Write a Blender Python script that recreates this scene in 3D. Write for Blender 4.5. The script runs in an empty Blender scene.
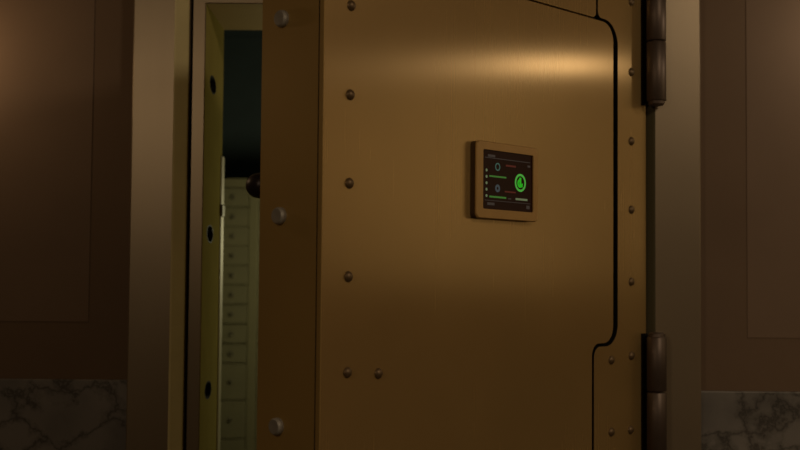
import bpy, bmesh, math, random
from mathutils import Vector, Matrix
random.seed(4)
scene = bpy.context.scene
COL = scene.collection
PI = math.pi

# ------------------------------------------------------------------ materials
def new_mat(name):
    m = bpy.data.materials.new(name); m.use_nodes = True
    nt = m.node_tree
    return m, nt, nt.nodes['Principled BSDF']

def plain(name, col, rough=0.5, metal=0.0, spec=0.5, mottling=0.0, scale=14.0):
    m, nt, b = new_mat(name)
    b.inputs['Roughness'].default_value = rough
    b.inputs['Metallic'].default_value = metal
    b.inputs['Specular IOR Level'].default_value = spec
    b.inputs['Base Color'].default_value = (*col, 1)
    if mottling:
        tc = nt.nodes.new('ShaderNodeTexCoord')
        nz = nt.nodes.new('ShaderNodeTexNoise'); nz.inputs['Scale'].default_value = scale
        nz.inputs['Detail'].default_value = 5
        cr = nt.nodes.new('ShaderNodeValToRGB')
        lo = [c * (1 - mottling) for c in col]; hi = [min(1, c * (1 + mottling)) for c in col]
        cr.color_ramp.elements[0].position = .3; cr.color_ramp.elements[0].color = (*lo, 1)
        cr.color_ramp.elements[1].position = .7; cr.color_ramp.elements[1].color = (*hi, 1)
        nt.links.new(tc.outputs['Object'], nz.inputs['Vector'])
        nt.links.new(nz.outputs['Fac'], cr.inputs['Fac'])
        nt.links.new(cr.outputs['Color'], b.inputs['Base Color'])
    return m

def brushed(name, col, rough, metal, aniso, rot=0.25, bump=0.02):
    """metal with a vertical brushed grain: its highlights stretch across the grain"""
    m, nt, b = new_mat(name)
    b.inputs['Metallic'].default_value = metal
    b.inputs['Anisotropic'].default_value = aniso
    b.inputs['Anisotropic Rotation'].default_value = rot
    tan = nt.nodes.new('ShaderNodeCombineXYZ'); tan.inputs['Z'].default_value = 1; tan.inputs['X'].default_value = .012; tan.inputs['Y'].default_value = .02
    nt.links.new(tan.outputs[0], b.inputs['Tangent'])
    tc = nt.nodes.new('ShaderNodeTexCoord')
    mp = nt.nodes.new('ShaderNodeMapping'); mp.inputs['Scale'].default_value = (160, 160, 1.2)
    nz = nt.nodes.new('ShaderNodeTexNoise'); nz.inputs['Scale'].default_value = 1; nz.inputs['Detail'].default_value = 4
    nt.links.new(tc.outputs['Object'], mp.inputs[0]); nt.links.new(mp.outputs[0], nz.inputs['Vector'])
    big = nt.nodes.new('ShaderNodeTexNoise'); big.inputs['Scale'].default_value = 2.2; big.inputs['Detail'].default_value = 3
    nt.links.new(tc.outputs['Object'], big.inputs['Vector'])
    add = nt.nodes.new('ShaderNodeMath'); add.operation = 'ADD'
    nt.links.new(nz.outputs['Fac'], add.inputs[0]); nt.links.new(big.outputs['Fac'], add.inputs[1])
    mr = nt.nodes.new('ShaderNodeMapRange')
    mr.inputs['From Min'].default_value = .6; mr.inputs['From Max'].default_value = 1.4
    mr.inputs['To Min'].default_value = rough - .008; mr.inputs['To Max'].default_value = rough + .008
    nt.links.new(add.outputs[0], mr.inputs['Value']); nt.links.new(mr.outputs[0], b.inputs['Roughness'])
    cr = nt.nodes.new('ShaderNodeValToRGB')
    cr.color_ramp.elements[0].position = .3; cr.color_ramp.elements[0].color = (*[c * .93 for c in col], 1)
    cr.color_ramp.elements[1].position = .7; cr.color_ramp.elements[1].color = (*[c * 1.07 for c in col], 1)
    nt.links.new(big.outputs['Fac'], cr.inputs['Fac']); nt.links.new(cr.outputs['Color'], b.inputs['Base Color'])
    return m

def marble(name):
    m, nt, b = new_mat(name)
    b.inputs['Roughness'].default_value = .45
    b.inputs['Specular IOR Level'].default_value = .3
    tc = nt.nodes.new('ShaderNodeTexCoord')
    w = nt.nodes.new('ShaderNodeTexNoise'); w.inputs['Scale'].default_value = 5; w.inputs['Detail'].default_value = 8; w.inputs['Roughness'].default_value = .65
    mix = nt.nodes.new('ShaderNodeVectorMath'); mix.operation = 'MULTIPLY_ADD'
    mix.inputs[1].default_value = (.28, .28, .28)
    nt.links.new(tc.outputs['Object'], w.inputs['Vector']); nt.links.new(w.outputs['Color'], mix.inputs[0]); nt.links.new(tc.outputs['Object'], mix.inputs[2])
    rotm = nt.nodes.new('ShaderNodeMapping'); rotm.inputs['Rotation'].default_value = (0, .6, .2); rotm.inputs['Scale'].default_value = (1, 1, 1.9)
    nt.links.new(mix.outputs[0], rotm.inputs[0])
    v = nt.nodes.new('ShaderNodeTexVoronoi'); v.feature = 'DISTANCE_TO_EDGE'; v.inputs['Scale'].default_value = 5
    nt.links.new(rotm.outputs[0], v.inputs['Vector'])
    cr = nt.nodes.new('ShaderNodeValToRGB')
    e = cr.color_ramp.elements
    e[0].position = 0; e[0].color = (.065, .058, .05, 1)
    e[1].position = .11; e[1].color = (.20, .186, .165, 1)
    x = e.new(.03); x.color = (.14, .13, .113, 1)
    nt.links.new(v.outputs['Distance'], cr.inputs['Fac'])
    cl = nt.nodes.new('ShaderNodeTexNoise'); cl.inputs['Scale'].default_value = 3.5; cl.inputs['Detail'].default_value = 5
    nt.links.new(tc.outputs['Object'], cl.inputs['Vector'])
    cr2 = nt.nodes.new('ShaderNodeValToRGB')
    cr2.color_ramp.elements[0].position = .38; cr2.color_ramp.elements[0].color = (.62, .62, .62, 1)
    cr2.color_ramp.elements[1].position = .58; cr2.color_ramp.elements[1].color = (1, 1, 1, 1)
    nt.links.new(cl.outputs['Fac'], cr2.inputs['Fac'])
    mu = nt.nodes.new('ShaderNodeMixRGB'); mu.blend_type = 'MULTIPLY'; mu.inputs['Fac'].default_value = 1
    nt.links.new(cr.outputs['Color'], mu.inputs[1]); nt.links.new(cr2.outputs['Color'], mu.inputs[2])
    nt.links.new(mu.outputs[0], b.inputs['Base Color'])
    return m

def glow(name, col, strength):
    m, nt, b = new_mat(name)
    b.inputs['Base Color'].default_value = (*[c * .2 for c in col], 1)
    b.inputs['Emission Color'].default_value = (*col, 1)
    b.inputs['Emission Strength'].default_value = strength
    return m

M = {}
M['brass'] = brushed('brushed brass', (.395, .262, .098), .27, .50, .86)
M['bronze'] = brushed('bronze edge', (.43, .285, .09), .50, .35, .3)
M['near_black'] = plain('near black', (.006, .005, .004), .8, spec=.1)  # puts the shade of the door grooves into the colour
M['rivet'] = plain('dark bronze rivet', (.15, .10, .05), .48, .6)
M['steel'] = plain('pale bolt steel', (.36, .34, .29), .5, .4, mottling=.1, scale=60)
M['frame'] = brushed('warm grey frame steel', (.27, .215, .14), .38, .55, .4)
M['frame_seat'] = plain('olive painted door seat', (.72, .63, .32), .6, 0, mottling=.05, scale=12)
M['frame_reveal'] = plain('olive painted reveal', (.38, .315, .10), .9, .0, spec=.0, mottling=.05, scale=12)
M['gap_shade'] = plain('dark olive gap shade', (.085, .075, .042), .85, spec=.1)  # shade of the door gap painted onto the right jamb bevel
M['back_box'] = plain('dark panel back box', (.09, .055, .025), .5, .5)
M['hinge'] = brushed('hinge bronze', (.105, .078, .06), .46, .65, .2)
M['knob'] = plain('dark knob metal', (.035, .028, .026), .4, .6)
M['hole'] = plain('dark bolt socket', (.008, .007, .006), .7, .2)
M['strike'] = plain('pale strike strip', (.62, .56, .36), .5, .1)
M['plaster'] = plain('brown wall covering', (.148, .098, .060), .75, spec=.25, mottling=.05, scale=5)
M['plaster_panel'] = plain('lighter brown wall panel', (.172, .116, .074), .7, spec=.3, mottling=.05, scale=5)
M['lobby'] = plain('lobby wall', (.20, .125, .065), .75, mottling=.05)
M['ceiling'] = plain('lobby ceiling', (.26, .19, .12), .8, mottling=.04)
M['floor'] = plain('lobby floor', (.09, .07, .05), .35, mottling=.2, scale=4)
M['marble'] = marble('grey marble')
M['vault_wall'] = plain('vault interior wall', (.055, .078, .082), .8, mottling=.06)
M['cabinet'] = plain('olive deposit box metal', (.30, .27, .145), .5, .25, mottling=.05, scale=20)
M['cabinet_door'] = plain('olive deposit box door metal', (.285, .26, .145), .48, .25, mottling=.05, scale=20)
M['keyhole'] = plain('deposit box lock', (.20, .18, .11), .5, .3)
M['housing'] = plain('brass panel housing', (.43, .265, .09), .5, .4, mottling=.04, scale=30)
M['screen'] = plain('dark red screen', (.024, .005, .0035), .15, spec=.05)
M['green'] = glow('lit bright green', (.10, .62, .075), .42)
M['green_core'] = glow('lit green core', (.02, .62, .015), .48)
M['green_dim'] = glow('lit dim green', (.10, .42, .06), .22)
M['pale'] = glow('lit pale green', (.42, .55, .28), .18)
M['teal'] = glow('lit teal', (.10, .28, .22), .22)
M['blue'] = glow('lit grey blue', (.12, .17, .20), .18)
M['grey'] = glow('lit dim grey', (.16, .13, .12), .10)
M['red'] = glow('lit dim red', (.30, .03, .02), .12)

# ------------------------------------------------------------------ helpers
def link(name, bm, mat, parent=None, smooth=False, bevel=0.0, seg=2, mats=None):
    bmesh.ops.recalc_face_normals(bm, faces=bm.faces[:])
    me = bpy.data.meshes.new(name); bm.to_mesh(me); bm.free()
    for mm in (mats or [mat]): me.materials.append(mm)
    if smooth:
        for p in me.polygons: p.use_smooth = True
    o = bpy.data.objects.new(name, me); COL.objects.link(o)
    if parent: o.parent = parent
    if bevel:
        md = o.modifiers.new('bevel', 'BEVEL'); md.width = bevel; md.segments = seg
        md.limit_method = 'ANGLE'; md.angle_limit = math.radians(40)
    return o

def box(bm, x0, x1, y0, y1, z0, z1, mi=0):
    v = [bm.verts.new((x, y, z)) for x in (x0, x1) for y in (y0, y1) for z in (z0, z1)]
    for f in ((0, 1, 3, 2), (4, 6, 7, 5), (0, 4, 5, 1), (2, 3, 7, 6), (0, 2, 6, 4), (1, 5, 7, 3)):
        fc = bm.faces.new([v[i] for i in f]); fc.material_index = mi
    return v

def prism_xz(bm, pts, y0, y1):
    a = [bm.verts.new((x, y0, z)) for x, z in pts]; b = [bm.verts.new((x, y1, z)) for x, z in pts]
    n = len(pts)
    bm.faces.new(a); bm.faces.new(b[::-1])
    for i in range(n): bm.faces.new((a[i], a[(i + 1) % n], b[(i + 1) % n], b[i]))

def fillet(corners, seg=8):
    """corners: (x, z, radius) -> polygon with rounded corners"""
    out = []; n = len(corners)
    for i, (x, z, r) in enumerate(corners):
        p = Vector((x, z))
        if r <= 0: out.append((x, z)); continue
        a = (Vector(corners[i - 1][:2]) - p).normalized(); b = (Vector(corners[(i + 1) % n][:2]) - p).normalized()
        ang = a.angle(b); t = r / math.tan(ang / 2)
        c = p + (a + b).normalized() * (r / math.sin(ang / 2))
        s = p + a * t - c; e = p + b * t - c
        a0 = math.atan2(s.y, s.x); a1 = math.atan2(e.y, e.x); da = (a1 - a0 + PI) % (2 * PI) - PI
        for k in range(seg + 1):
            w = a0 + da * k / seg
            out.append((c.x + r * math.cos(w), c.y + r * math.sin(w)))
    return out

def lathe(bm, prof, mat4=Matrix(), n=24):
    """prof: (radius, height) along local z, closed with caps when radius is 0"""
    rings = []
    for r, h in prof:
        if r < 1e-6: rings.append([bm.verts.new(mat4 @ Vector((0, 0, h)))])
        else: rings.append([bm.verts.new(mat4 @ Vector((r * math.cos(2 * PI * k / n), r * math.sin(2 * PI * k / n), h))) for k in range(n)])
    for a, b in zip(rings, rings[1:]):
        for k in range(n):
            j = (k + 1) % n
            if len(a) == 1 and len(b) == 1: continue
            if len(a) == 1: bm.faces.new((a[0], b[k], b[j]))
            elif len(b) == 1: bm.faces.new((a[k], a[j], b[0]))
            else: bm.faces.new((a[k], a[j], b[j], b[k]))

def tag(o, label, cat=None, kind='thing', group=None):
    o['label'] = label; o['kind'] = kind
    if cat: o['category'] = cat
    if group: o['group'] = group
    return o

def empty(name, loc, rz=0):
    o = bpy.data.objects.new(name, None); COL.objects.link(o)
    o.location = loc; o.rotation_euler = (0, 0, rz); o.empty_display_size = .1
    return o

def dup(o, parent, loc):
    c = o.copy(); c.parent = parent; c.location = loc; COL.objects.link(c)
    return c

# ------------------------------------------------------------------ setting
Y_WALL, Y_BACK = 3.545, 3.92           # the vault wall is 37 cm thick
XL, XR, ZT = -.540, .612, 2.203        # clear opening of the vault doorway
AX0, AX1, AY0, AZ1 = -2.7, 2.7, -2.8, 3.0

bm = bmesh.new()
box(bm, AX0 - .1, XL - .06, Y_WALL, Y_BACK, 0, AZ1)
box(bm, XR + .06, AX1 + .1, Y_WALL, Y_BACK, 0, AZ1)
box(bm, XL - .06, XR + .06, Y_WALL, Y_BACK, ZT + .06, AZ1)
tag(link('wall_front', bm, M['plaster']), 'brown wall on both sides of the vault doorway', 'wall', 'structure')
bm = bmesh.new(); box(bm, AX0 - .1, AX0, AY0, Y_WALL, 0, AZ1)
tag(link('wall_left', bm, M['lobby']), 'left side wall of the lobby', 'wall', 'structure')
bm = bmesh.new(); box(bm, AX1, AX1 + .1, AY0, Y_WALL, 0, AZ1)
tag(link('wall_right', bm, M['lobby']), 'right side wall of the lobby', 'wall', 'structure')
bm = bmesh.new(); box(bm, AX0 - .1, AX1 + .1, AY0 - .1, AY0, 0, AZ1)
tag(link('wall_back', bm, M['lobby']), 'lobby wall facing the vault', 'wall', 'structure')
bm = bmesh.new(); box(bm, AX0 - .1, AX1 + .1, AY0 - .1, 6.2, -.1, 0)
tag(link('floor', bm, M['floor']), 'floor of the lobby and vault', 'floor', 'structure')
bm = bmesh.new(); box(bm, AX0 - .1, AX1 + .1, AY0 - .1, Y_BACK, AZ1, AZ1 + .1)
tag(link('ceiling', bm, M['ceiling']), 'ceiling of the lobby', 'ceiling', 'structure')

# recessed-looking wall panels and marble wainscots
bm = bmesh.new(); box(bm, -2.2, -.845, Y_WALL - .0015, Y_WALL, 1.324, 2.75)
tag(link('trim_1', bm, M['plaster_panel'], bevel=.0014), 'raised brown wall panel left of the vault door', 'wall panel', 'structure')
bm = bmesh.new(); box(bm, .947, 2.3, Y_WALL - .0015, Y_WALL, 1.296, 2.75)
tag(link('trim_2', bm, M['plaster_panel'], bevel=.0014), 'raised brown wall panel right of the vault door', 'wall panel', 'structure')
bm = bmesh.new(); box(bm, AX0, -.7295, Y_WALL - .02, Y_WALL, 0, 1.169)
tag(link('trim_3', bm, M['marble'], bevel=.003), 'grey veined marble wainscot left of the vault door', 'wainscot', 'structure')
bm = bmesh.new(); box(bm, .8112, AX1, Y_WALL - .02, Y_WALL, 0, 1.152)
tag(link('trim_4', bm, M['marble'], bevel=.003), 'grey veined marble wainscot right of the vault door', 'wainscot', 'structure')

# vault room behind
VX0, VX1, VY1, VZ1 = -1.7, 1.5, 6.1, 2.6
bm = bmesh.new(); box(bm, VX0 - .1, VX0, Y_BACK, VY1, 0, VZ1)
tag(link('wall_vault_left', bm, M['vault_wall']), 'left wall inside the vault', 'wall', 'structure')
bm = bmesh.new(); box(bm, VX1, VX1 + .1, Y_BACK, VY1, 0, VZ1)
tag(link('wall_vault_right', bm, M['vault_wall']), 'right wall inside the vault', 'wall', 'structure')
bm = bmesh.new(); box(bm, VX0 - .1, VX1 + .1, VY1, VY1 + .1, 0, VZ1)
tag(link('wall_vault_back', bm, M['vault_wall']), 'dark wall above the deposit boxes inside the vault', 'wall', 'structure')
bm = bmesh.new(); box(bm, VX0 - .1, VX1 + .1, Y_BACK, VY1 + .1, VZ1, VZ1 + .1)
tag(link('ceiling_vault', bm, M['vault_wall']), 'ceiling inside the vault', 'ceiling', 'structure')

# ------------------------------------------------------------------ vault door frame
frame = empty('vault_door_frame', ((XL + XR) / 2, Y_WALL, 0))
tag(frame, 'broad grey steel frame set in the wall around the open vault door', 'door frame')
FI = Matrix.Translation(-Vector(frame.location))
# profile of the surround: (distance outwards from the clear opening, depth)
def profile(flat_out):
    return [(0, Y_BACK), (0, 3.556), (.0025, 3.553), (.034, 3.553), (.0365, 3.556), (.0365, 3.585), (.0415, 3.585), (.0415, 3.528),
            (.0445, 3.524), (.0715, 3.502), (.0765, 3.5), (flat_out - .003, 3.5), (flat_out, 3.503), (flat_out, Y_WALL + .0), (.06, Y_WALL), (.06, Y_BACK)]
PL, PR = profile(.1885), profile(.199)
FH = [M['frame'], M['frame_seat'], M['bronze']]
FR = [M['frame'], M['gap_shade'], M['frame_reveal']]
FM = [M['frame'], M['frame_seat'], M['frame_reveal']]
def sweep(pts3):
    bm = bmesh.new()
    for ring in pts3:
        for p in ring: p[:] = list(p)
    R = [[bm.verts.new(FI @ Vector(p)) for p in ring] for ring in pts3]
    n = len(R[0])
    for a, b in zip(R, R[1:]):
        for k in range(n):
            f = bm.faces.new((a[k], a[(k + 1) % n], b[(k + 1) % n], b[k]))
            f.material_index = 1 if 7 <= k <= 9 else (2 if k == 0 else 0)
    bm.faces.new(R[0]); bm.faces.new(R[-1][::-1])
    return bm
jl = link('jamb', sweep([[[XL - a, y, 0] for a, y in PL], [[XL - a, y, ZT + a] for a, y in PL]]), None, frame, mats=FM)
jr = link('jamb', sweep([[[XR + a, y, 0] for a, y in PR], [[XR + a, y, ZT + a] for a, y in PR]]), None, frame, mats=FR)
hd = link('header', sweep([[[XL - a, y, ZT + a] for a, y in PL], [[XR + a, y, ZT + a] for a, y in PL]]), None, frame, mats=FH)

# bolt sockets drilled into the left reveal
HOLES = [(3.7068, 2.0006), (3.6939, 1.572), (3.7026, 1.1299), (3.70, .69), (3.70, .25)]
for y, z in HOLES:
    cb = bmesh.new()
    T = FI @ Matrix.Translation((XL - .05, y, z)) @ Matrix.Diagonal((1, 2.8, 1.12, 1)) @ Matrix.Rotation(PI / 2, 4, 'Y')
    lathe(cb, [(0, 0), (.0235, 0), (.0235, .1), (0, .1)], T, 28)
    cut = link('cutter', cb, M['hole'])
    cut.parent = frame
    md = jl.modifiers.new('socket', 'BOOLEAN'); md.operation = 'DIFFERENCE'; md.object = cut; md.solver = 'EXACT'
    bpy.context.view_layer.update()
    me = bpy.data.meshes.new_from_object(jl.evaluated_get(bpy.context.evaluated_depsgraph_get()))
    jl.modifiers.clear(); jl.data = me
    bpy.data.objects.remove(cut)
for y, z in HOLES[:3]:
    b2 = bmesh.new()
    T = FI @ Matrix.Translation((XL - .0475, y, z)) @ Matrix.Diagonal((1, 2.8, 1.12, 1)) @ Matrix.Rotation(PI / 2, 4, 'Y')
    lathe(b2, [(0, 0), (.0228, 0), (.0228, .0478), (.0205, .0478), (.0205, .004), (0, .004)], T, 28)
    o = link('bolt_socket', b2, M['hole'], frame, smooth=False)
    o['label'] = 'black oblong bolt socket in the inner side of the frame'

# pale strike strip on the inner arris of the left reveal, with a latch slot
bm = bmesh.new()
prism = [(XL - .002, 3.888), (XL + .002, 3.888), (XL + .004, 3.892), (XL + .004, 3.946), (XL, 3.948), (XL - .014, 3.948), (XL - .014, 3.922), (XL - .002, 3.922)]
a = [bm.verts.new(FI @ Vector((x, y, .01))) for x, y in prism]; b = [bm.verts.new(FI @ Vector((x, y, 1.815))) for x, y in prism]
bm.faces.new(a[::-1]); bm.faces.new(b)
for i in range(8): bm.faces.new((a[i], a[(i + 1) % 8], b[(i + 1) % 8], b[i]))
st = link('strike_strip', bm, M['strike'], frame)
st['label'] = 'thin pale strip along the inner edge of the frame'
bm = bmesh.new()
box(bm, XL + .003, XL + .0085, 3.885, 3.936, 1.633, 1.670)
me_o = link('latch', bm, M['keyhole'], st, bevel=.003)
me_o.matrix_parent_inverse = Matrix()
me_o.location = -Vector(frame.location)
me_o['label'] = 'small dark latch on the pale strip'

# ------------------------------------------------------------------ vault door
TH = .8314
HX, HY = .6875, 3.472
door = empty('vault_door', (HX, HY, 0), TH)
tag(door, 'thick brass vault door with rivets standing ajar, hinged on the right', 'vault door')
S = -.066                               # door-plane reading -> distance from hinge axis
YF = .040                               # outer face, behind the hinge axis when shut
FX = -1.1425 + S
TOP, BOT = 2.225, .012
PT = .014
bm = bmesh.new()
box(bm, FX, .004, YF + PT, YF + .19, .015, 2.192)
slab = link('slab', bm, None, door, mats=[M['bronze'], M['near_black']])
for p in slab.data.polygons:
    if p.normal.y < -.9: p.material_index = 1     # seam shade painted near black on the slab face
slab['label'] = 'dark bronze slab with the locking edge'
md = slab.modifiers.new('bevel', 'BEVEL'); md.width = .002; md.segments = 1; md.limit_method = 'ANGLE'

def sx(*c): return [(x + S, z, r) for x, z, r in c]
bm = bmesh.new()
prism_xz(bm, fillet(sx((-1.1425, BOT, 0), (-.1815, BOT, 0), (-.1815, 1.285, .032), (-.084, 1.285, .044), (-.084, 2.1205, .048), (-1.1425, 2.1205, 0))), YF, YF + PT)
fp = link('face_plate', bm, None, door, bevel=.001, seg=1, mats=[M['brass'], M['bronze']])
for p in fp.data.polygons:
    if p.normal.x < -.9 and p.center.x < FX + .01: p.material_index = 1
bm = bmesh.new()
prism_xz(bm, fillet(sx((-1.1425, 2.1245, 0), (-.164, 2.1245, .015), (-.164, TOP, 0), (-1.1425, TOP, 0))), YF, YF + PT)
o = link('top_plate', bm, M['brass'], door, bevel=.0022)
bm = bmesh.new()
prism_xz(bm, fillet(sx((-.174, BOT, 0), (.076, BOT, 0), (.076, TOP, 0), (-.158, TOP, 0), (-.158, 2.1265, .018), (-.064, 2.1265, .062), (-.064, 1.278, .055), (-.174, 1.278, .028))), YF, YF + PT)
hp = link('hinge_plate', bm, None, door, bevel=.001, seg=1, mats=[M['brass'], M['near_black']])
for p in hp.data.polygons:                     # groove shade painted on the walls facing the seam
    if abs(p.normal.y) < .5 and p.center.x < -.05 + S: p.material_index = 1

# rivets
rv = bmesh.new()
T = Matrix.Rotation(PI / 2, 4, 'X')      # +z of the lathe points out of the door face
lathe(rv, [(.0115, -.002), (.0115, .0012), (.0105, .0032), (.008, .0060), (.0048, .0078), (.002, .0085), (0, .0086)], T, 20)
rows = [1.2495, 1.4446, 1.6362, 1.8191, 2.0046]
spots = [(-1.0665, z) for z in rows] + [(-1.0665, 2.190), (-.9745, 1.2435)] + \
        [(.0008, z) for z in rows] + [(.0008, 2.194), (-.0947, 1.2413), (-.0946, 1.056), (-.003, 1.0549), (-1.0665, 1.058), (-.9745, 1.058)]
r0 = link('rivet', rv, M['rivet'], door, smooth=True)
for i, (s, z) in enumerate(spots):
    loc = (s + S, YF, z)
    if i == 0: r0.location = loc
    else: dup(r0, door, loc)

# locking bolts on the free edge
bb = bmesh.new()
lathe(bb, [(0, -.03), (.0180, -.03), (.0180, .008), (.0150, .013), (0, .013)], Matrix.Rotation(-PI / 2, 4, 'Y'), 28)
b0 = link('locking_bolt', bb, M['steel'], door, smooth=False, bevel=.001)
b0['label'] = 'round pale steel locking bolt on the door edge'
for i, z in enumerate([1.9811, 1.5695, 1.1363, .70, .27]):
    loc = (FX, YF + .123, z)
    if i == 0: b0.location = loc
    else: dup(b0, door, loc)

# grip of the handwheel on the inner face, peeping past the edge
bm = bmesh.new()
T = Matrix.Translation((0, 0, 0)) @ Matrix.Rotation(-PI / 2, 4, 'X')
lathe(bm, [(0, -.002), (.014, -.002), (.014, .022), (.022, .026), (.026, .036), (.028, .050), (.026, .064), (.020, .074), (.010, .078), (0, .0785)], T, 28)
kn = link('inner_knob', bm, M['knob'], door, smooth=True)
kn.location = (FX + .045, YF + .19, 1.641)
kn['label'] = 'dark rounded knob on the inner face of the door'
bm = bmesh.new()
lathe(bm, [(0, 0), (.036, 0), (.036, .006), (.030, .010), (0, .010)], T, 28)
kr = link('rosette', bm, M['knob'], kn, smooth=False)

# hinges: barrels of two knuckles with end caps
def hinge(z0, zj, z1):
    bm = bmesh.new()
    lathe(bm, [(0, z0 + .004), (.016, z0 + .004), (.016, z1 - .004), (0, z1 - .004)], Matrix(), 24)
    h = link('hinge', bm, M['hinge'], door)
    h.location.x = -.003
    h['label'] = 'barrel hinge in dark bronze'
    for a, b in ((z0 + .012, zj - .0015), (zj + .0015, z1 - .012)):
        k = bmesh.new()
        lathe(k, [(.012, a), (.0245, a), (.0262, a + .002), (.0262, b - .002), (.0245, b), (.012, b)], Matrix(), 40)
        o = link('knuckle', k, M['hinge'], h, smooth=True)
        me = o.data
        for p in me.polygons: p.use_smooth = abs(p.normal.z) < .5
    for a, b, s in ((z0, z0 + .012, 1), (z1 - .012, z1, -1)):
        k = bmesh.new()
        pr = [(0, a), (.0175, a), (.0215, a + .004), (.0225, b), (0, b)] if s > 0 else [(0, a), (.0225, a), (.0215, b - .004), (.0175, b), (0, b)]
        lathe(k, pr, Matrix(), 32)
        link('end_cap', k, M['hinge'], h)
    # thin black strip beside the barrel
    k = bmesh.new()
    box(k, -.013, .009, YF - .006, YF + .001, z0 + .004, z1 - .004)
    lf = link('black_strip', k, M['near_black'], h)
    lf['label'] = 'narrow black strip beside the hinge barrel'
    return h
hinge(1.918, 2.091, 2.264)
hinge(.985, 1.154, 1.311)

# ------------------------------------------------------------------ touchscreen on the door
D = Vector((math.cos(TH), math.sin(TH), 0)); N = Vector((math.sin(TH), -math.cos(TH), 0))
PX0, PX1, PZ0, PZ1 = -.6755, -.442, 1.583, 1.7605
DP = .020
pc = Vector((HX, HY, 0)) + D * ((PX0 + PX1) / 2 + S) - N * YF
panel = empty('control_panel', (pc.x, pc.y, PZ0), TH)
tag(panel, 'brass framed touchscreen control panel with green icons mounted on the vault door', 'control panel')
hw, hh = (PX1 - PX0) / 2, PZ1 - PZ0
SX0, SX1, SZ0, SZ1 = -.652 - (PX0 + PX1) / 2, -.461 - (PX0 + PX1) / 2, 1.605 - PZ0, 1.7415 - PZ0
bm = bmesh.new()
outer = fillet([(-hw, 0, .011), (hw, 0, .011), (hw, hh, .011), (-hw, hh, .011)], 6)
inner = fillet([(SX0, SZ0, .004), (SX1, SZ0, .004), (SX1, SZ1, .004), (SX0, SZ1, .004)], 6)
rings = []
for pts, y in ((outer, -DP + .0052), (outer, -DP + .0025), ([(x * .985, hh / 2 + (z - hh / 2) * .98) for x, z in outer], -DP), (inner, -DP), ([(x, z) for x, z in inner], -DP + .0058)):
    rings.append([bm.verts.new((x, y, z)) for x, z in pts])
n = len(outer)
for a, b in zip(rings, rings[1:]):
    for k in range(n): bm.faces.new((a[k], a[(k + 1) % n], b[(k + 1) % n], b[k]))
bm.faces.new(rings[0]); bm.faces.new(rings[-1])
link('bezel', bm, M['housing'], panel)
bm = bmesh.new()
prism_xz(bm, [(x * .992, hh / 2 + (z - hh / 2) * .99) for x, z in outer], -DP + .0062, -.0002)
bo = link('back_box', bm, M['back_box'], panel); bo['label'] = 'dark bronze box behind the bezel'
YS = -DP + .0035                       # glass level
bm = bmesh.new(); box(bm, SX0 + .0003, SX1 - .0003, YS, YS + .0022, SZ0 + .0003, SZ1 - .0003)
scr = link('screen', bm, M['screen'], panel)
scr['label'] = 'dark screen with lit green icons'
SW, SH = SX1 - SX0, SZ1 - SZ0
def sp(u, v): return SX0 + u * SW, SZ1 - v * SH
def flat(name, mat, polys, y=.0004):
    bm = bmesh.new()
    for pts in polys: prism_xz(bm, pts, YS - y, YS + .0003)
    return link(name, bm, mat, scr)
def rect(u0, u1, v0, v1):
    a = sp(u0, v0); b = sp(u1, v1); return [(a[0], a[1]), (b[0], a[1]), (b[0], b[1]), (a[0], b[1])]
def ring(u, v, r0, r1, a0=0, a1=360, n=36, sq=1.0):
    cx, cz = sp(u, v); k = max(3, int(n * (a1 - a0) / 360)); out = []
    for i in range(k):
        w0 = math.radians(a0 + (a1 - a0) * i / k); w1 = math.radians(a0 + (a1 - a0) * (i + 1) / k)
        out.append([(cx + r0 * math.cos(w0) * sq, cz + r0 * math.sin(w0)), (cx + r1 * math.cos(w0) * sq, cz + r1 * math.sin(w0)),
                    (cx + r1 * math.cos(w1) * sq, cz + r1 * math.sin(w1)), (cx + r0 * math.cos(w1) * sq, cz + r0 * math.sin(w1))])
    return out
def disc(u, v, r, n=16):
    cx, cz = sp(u, v); return [[(cx + r * math.cos(2 * PI * i / n), cz + r * math.sin(2 * PI * i / n)) for i in range(n)]]
# header rule and corner marks
flat('header_line', M['grey'], [rect(.05, .95, .125, .137)])
flat('title_mark', M['grey'], [rect(.11, .25, .075, .115)])
flat('corner_mark', M['grey'], [rect(.90, .955, .18, .215)])
flat('footer_line', M['grey'], [rect(.05, .96, .845, .855)])
flat('footer_mark', M['grey'], [rect(.10, .24, .885, .93)])
flat('footer_mark', M['grey'], [rect(.88, .945, .885, .945)])
# column of five status lamps
for v in (.345, .452, .56, .668, .775): flat('status_dot', M['pale'], disc(.085, v, .0034))
flat('outlined_icon', M['teal'], ring(.30, .270, .0065, .0093))
flat('solid_icon', M['blue'], ring(.30, .635, .0035, .0090))
flat('level_bar', M['green_dim'], [rect(.14, .47, .425, .452)])
flat('level_bar', M['green_dim'], [rect(.14, .47, .77, .80)])
flat('level_bar', M['pale'], [rect(.66, .90, .770, .805)])
flat('level_mark', M['grey'], [rect(.51, .57, .785, .805)])
flat('warning_line', M['red'], [rect(.46, .66, .215, .245)])
flat('warning_line', M['red'], [rect(.44, .66, .665, .690)])
flat('round_badge', M['green'], ring(.755, .50, .0160, .0212, n=48))
flat('badge_symbol', M['green_core'], ring(.75, .51, .0055, .0105, 100, 360) + [rect(.735, .772, .41, .56), rect(.755, .80, .53, .575)])

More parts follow.
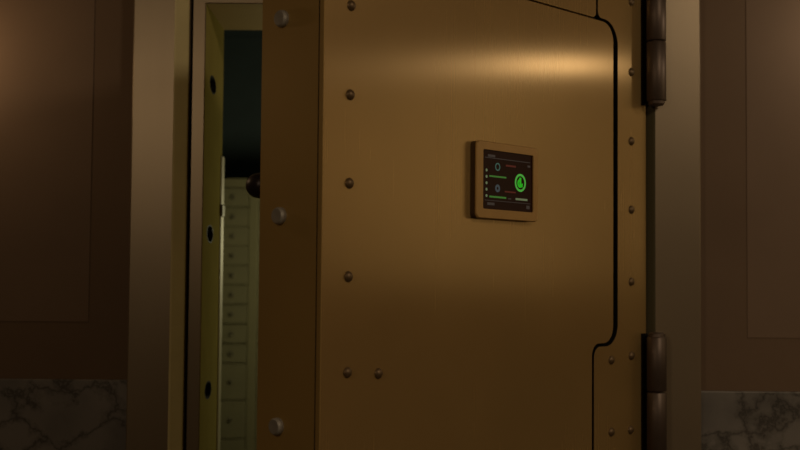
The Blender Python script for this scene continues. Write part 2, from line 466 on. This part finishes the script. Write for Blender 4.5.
# ------------------------------------------------------------------ safe deposit boxes in the vault
cab = empty('deposit_box_cabinet', (-.89, 5.6, 0))
tag(cab, 'tall olive cabinet of safe deposit boxes inside the vault, seen through the gap', 'deposit boxes')
CX0, CX1 = -1.30, -.29
bm = bmesh.new()
box(bm, CX0 + .89, CX1 + .89, .012, .45, 0, 1.893)
cols = [(-1.13, -.985), (-.970, -.825), (-.797, -.652), (-.612, -.467)]
stiles = [CX0] + [c for ab in cols for c in ab] + [CX1]
for a, b in zip(stiles[0::2], stiles[1::2]): box(bm, a + .89, b + .89, 0, .012, .04, 1.893)
link('carcass', bm, M['cabinet'], cab, bevel=.002)
rowz = []
z = 1.8515
for i in range(9): rowz.append((z - .0839, z)); z -= .0839
for h in (.158, .165, .20, .22, .25):
    rowz.append((z - h, z)); z -= h
proto = {}
for cx0, cx1 in cols:
    for z0, z1 in rowz:
        if z0 < .04: continue
        k = round(z1 - z0, 3)
        if k not in proto:
            bm = bmesh.new(); w = cx1 - cx0; h = z1 - z0
            box(bm, .0022, w - .0022, -.002, .012, .0022, h - .0022)
            d_ = link('box_door', bm, M['cabinet_door'], cab, bevel=.0015, seg=1)
            kb = bmesh.new(); lathe(kb, [(0, -.001), (.011, -.001), (.010, .006), (.004, .007), (.004, .003), (0, .003)], Matrix.Rotation(PI / 2, 4, 'X'), 16)
            kk = link('lock', kb, M['keyhole'], d_); kk.location = (w * .53, -.002, h * .5)
            d_.location = (cx0 + .89, 0, z0); proto[k] = (d_, kk)
        else:
            d_, kk = proto[k]
            c = dup(d_, cab, (cx0 + .89, 0, z0)); dup(kk, c, kk.location)

# ------------------------------------------------------------------ light
def lamp(name, kind, loc, power, col, size=.05, target=None, **kw):
    l = bpy.data.lights.new(name, kind); l.energy = power; l.color = col
    if kind == 'AREA': l.shape = 'DISK'; l.size = size
    else: l.shadow_soft_size = size
    for k, v in kw.items(): setattr(l, k, v)
    o = bpy.data.objects.new(name, l); COL.objects.link(o); o.location = loc
    if target: o.rotation_euler = (Vector(target) - Vector(loc)).to_track_quat('-Z', 'Y').to_euler()
    return o
WARM = (1.0, .66, .36)
lamp('wall_sconce_light_left', 'POINT', (-1.27, 3.36, 2.06), 1.6, WARM, .05)
lamp('wall_sconce_light_right', 'POINT', (1.30, 3.36, 2.14), 1.45, (1.0, .80, .58), .025)
lamp('lobby_lamp_left', 'AREA', (-1.5, -.6, 2.5), 9.5, (1.0, .74, .48), .5, (-.4, 3.5, 1.9))
lamp('side_fill_light', 'POINT', (2.45, 3.22, 1.9), 6.0, (1.0, .76, .42), .5)  # added fill that lifts the door face, no fitting stands here
lamp('overhead_fill_light', 'AREA', (2.0, .8, 2.95), 29, (1.0, .77, .53), .6, (1.6, 1.6, 0))  # unseen fill added overhead to brighten the door and right wall
lamp('vault_lamp', 'POINT', (.05, 4.85, 1.6), 9, (1.0, .92, .55), .12)

w = bpy.data.worlds.new('World'); scene.world = w; w.use_nodes = True
w.node_tree.nodes['Background'].inputs['Color'].default_value = (1, .7, .45, 1)
w.node_tree.nodes['Background'].inputs['Strength'].default_value = .004

# ------------------------------------------------------------------ camera
cam = bpy.data.cameras.new('camera'); co = bpy.data.objects.new('camera', cam); COL.objects.link(co)
cam.sensor_width = 36; cam.lens = 36 * 1300 / 800
co.matrix_world = Matrix.Translation((0, 0, 1.42)) @ Matrix.Rotation(PI / 2 + .0493, 4, 'X') @ Matrix.Rotation(.0085, 4, 'Z')
cam.dof.use_dof = True; cam.dof.focus_distance = 3.05; cam.dof.aperture_fstop = 2.8
cam.clip_start = .02
scene.camera = co
scene.view_settings.view_transform = 'Standard'; scene.view_settings.look = 'None'
scene.view_settings.gamma = 1; scene.view_settings.exposure = 0
scene.view_settings.use_curve_mapping = False
scene.cycles.use_denoising = True
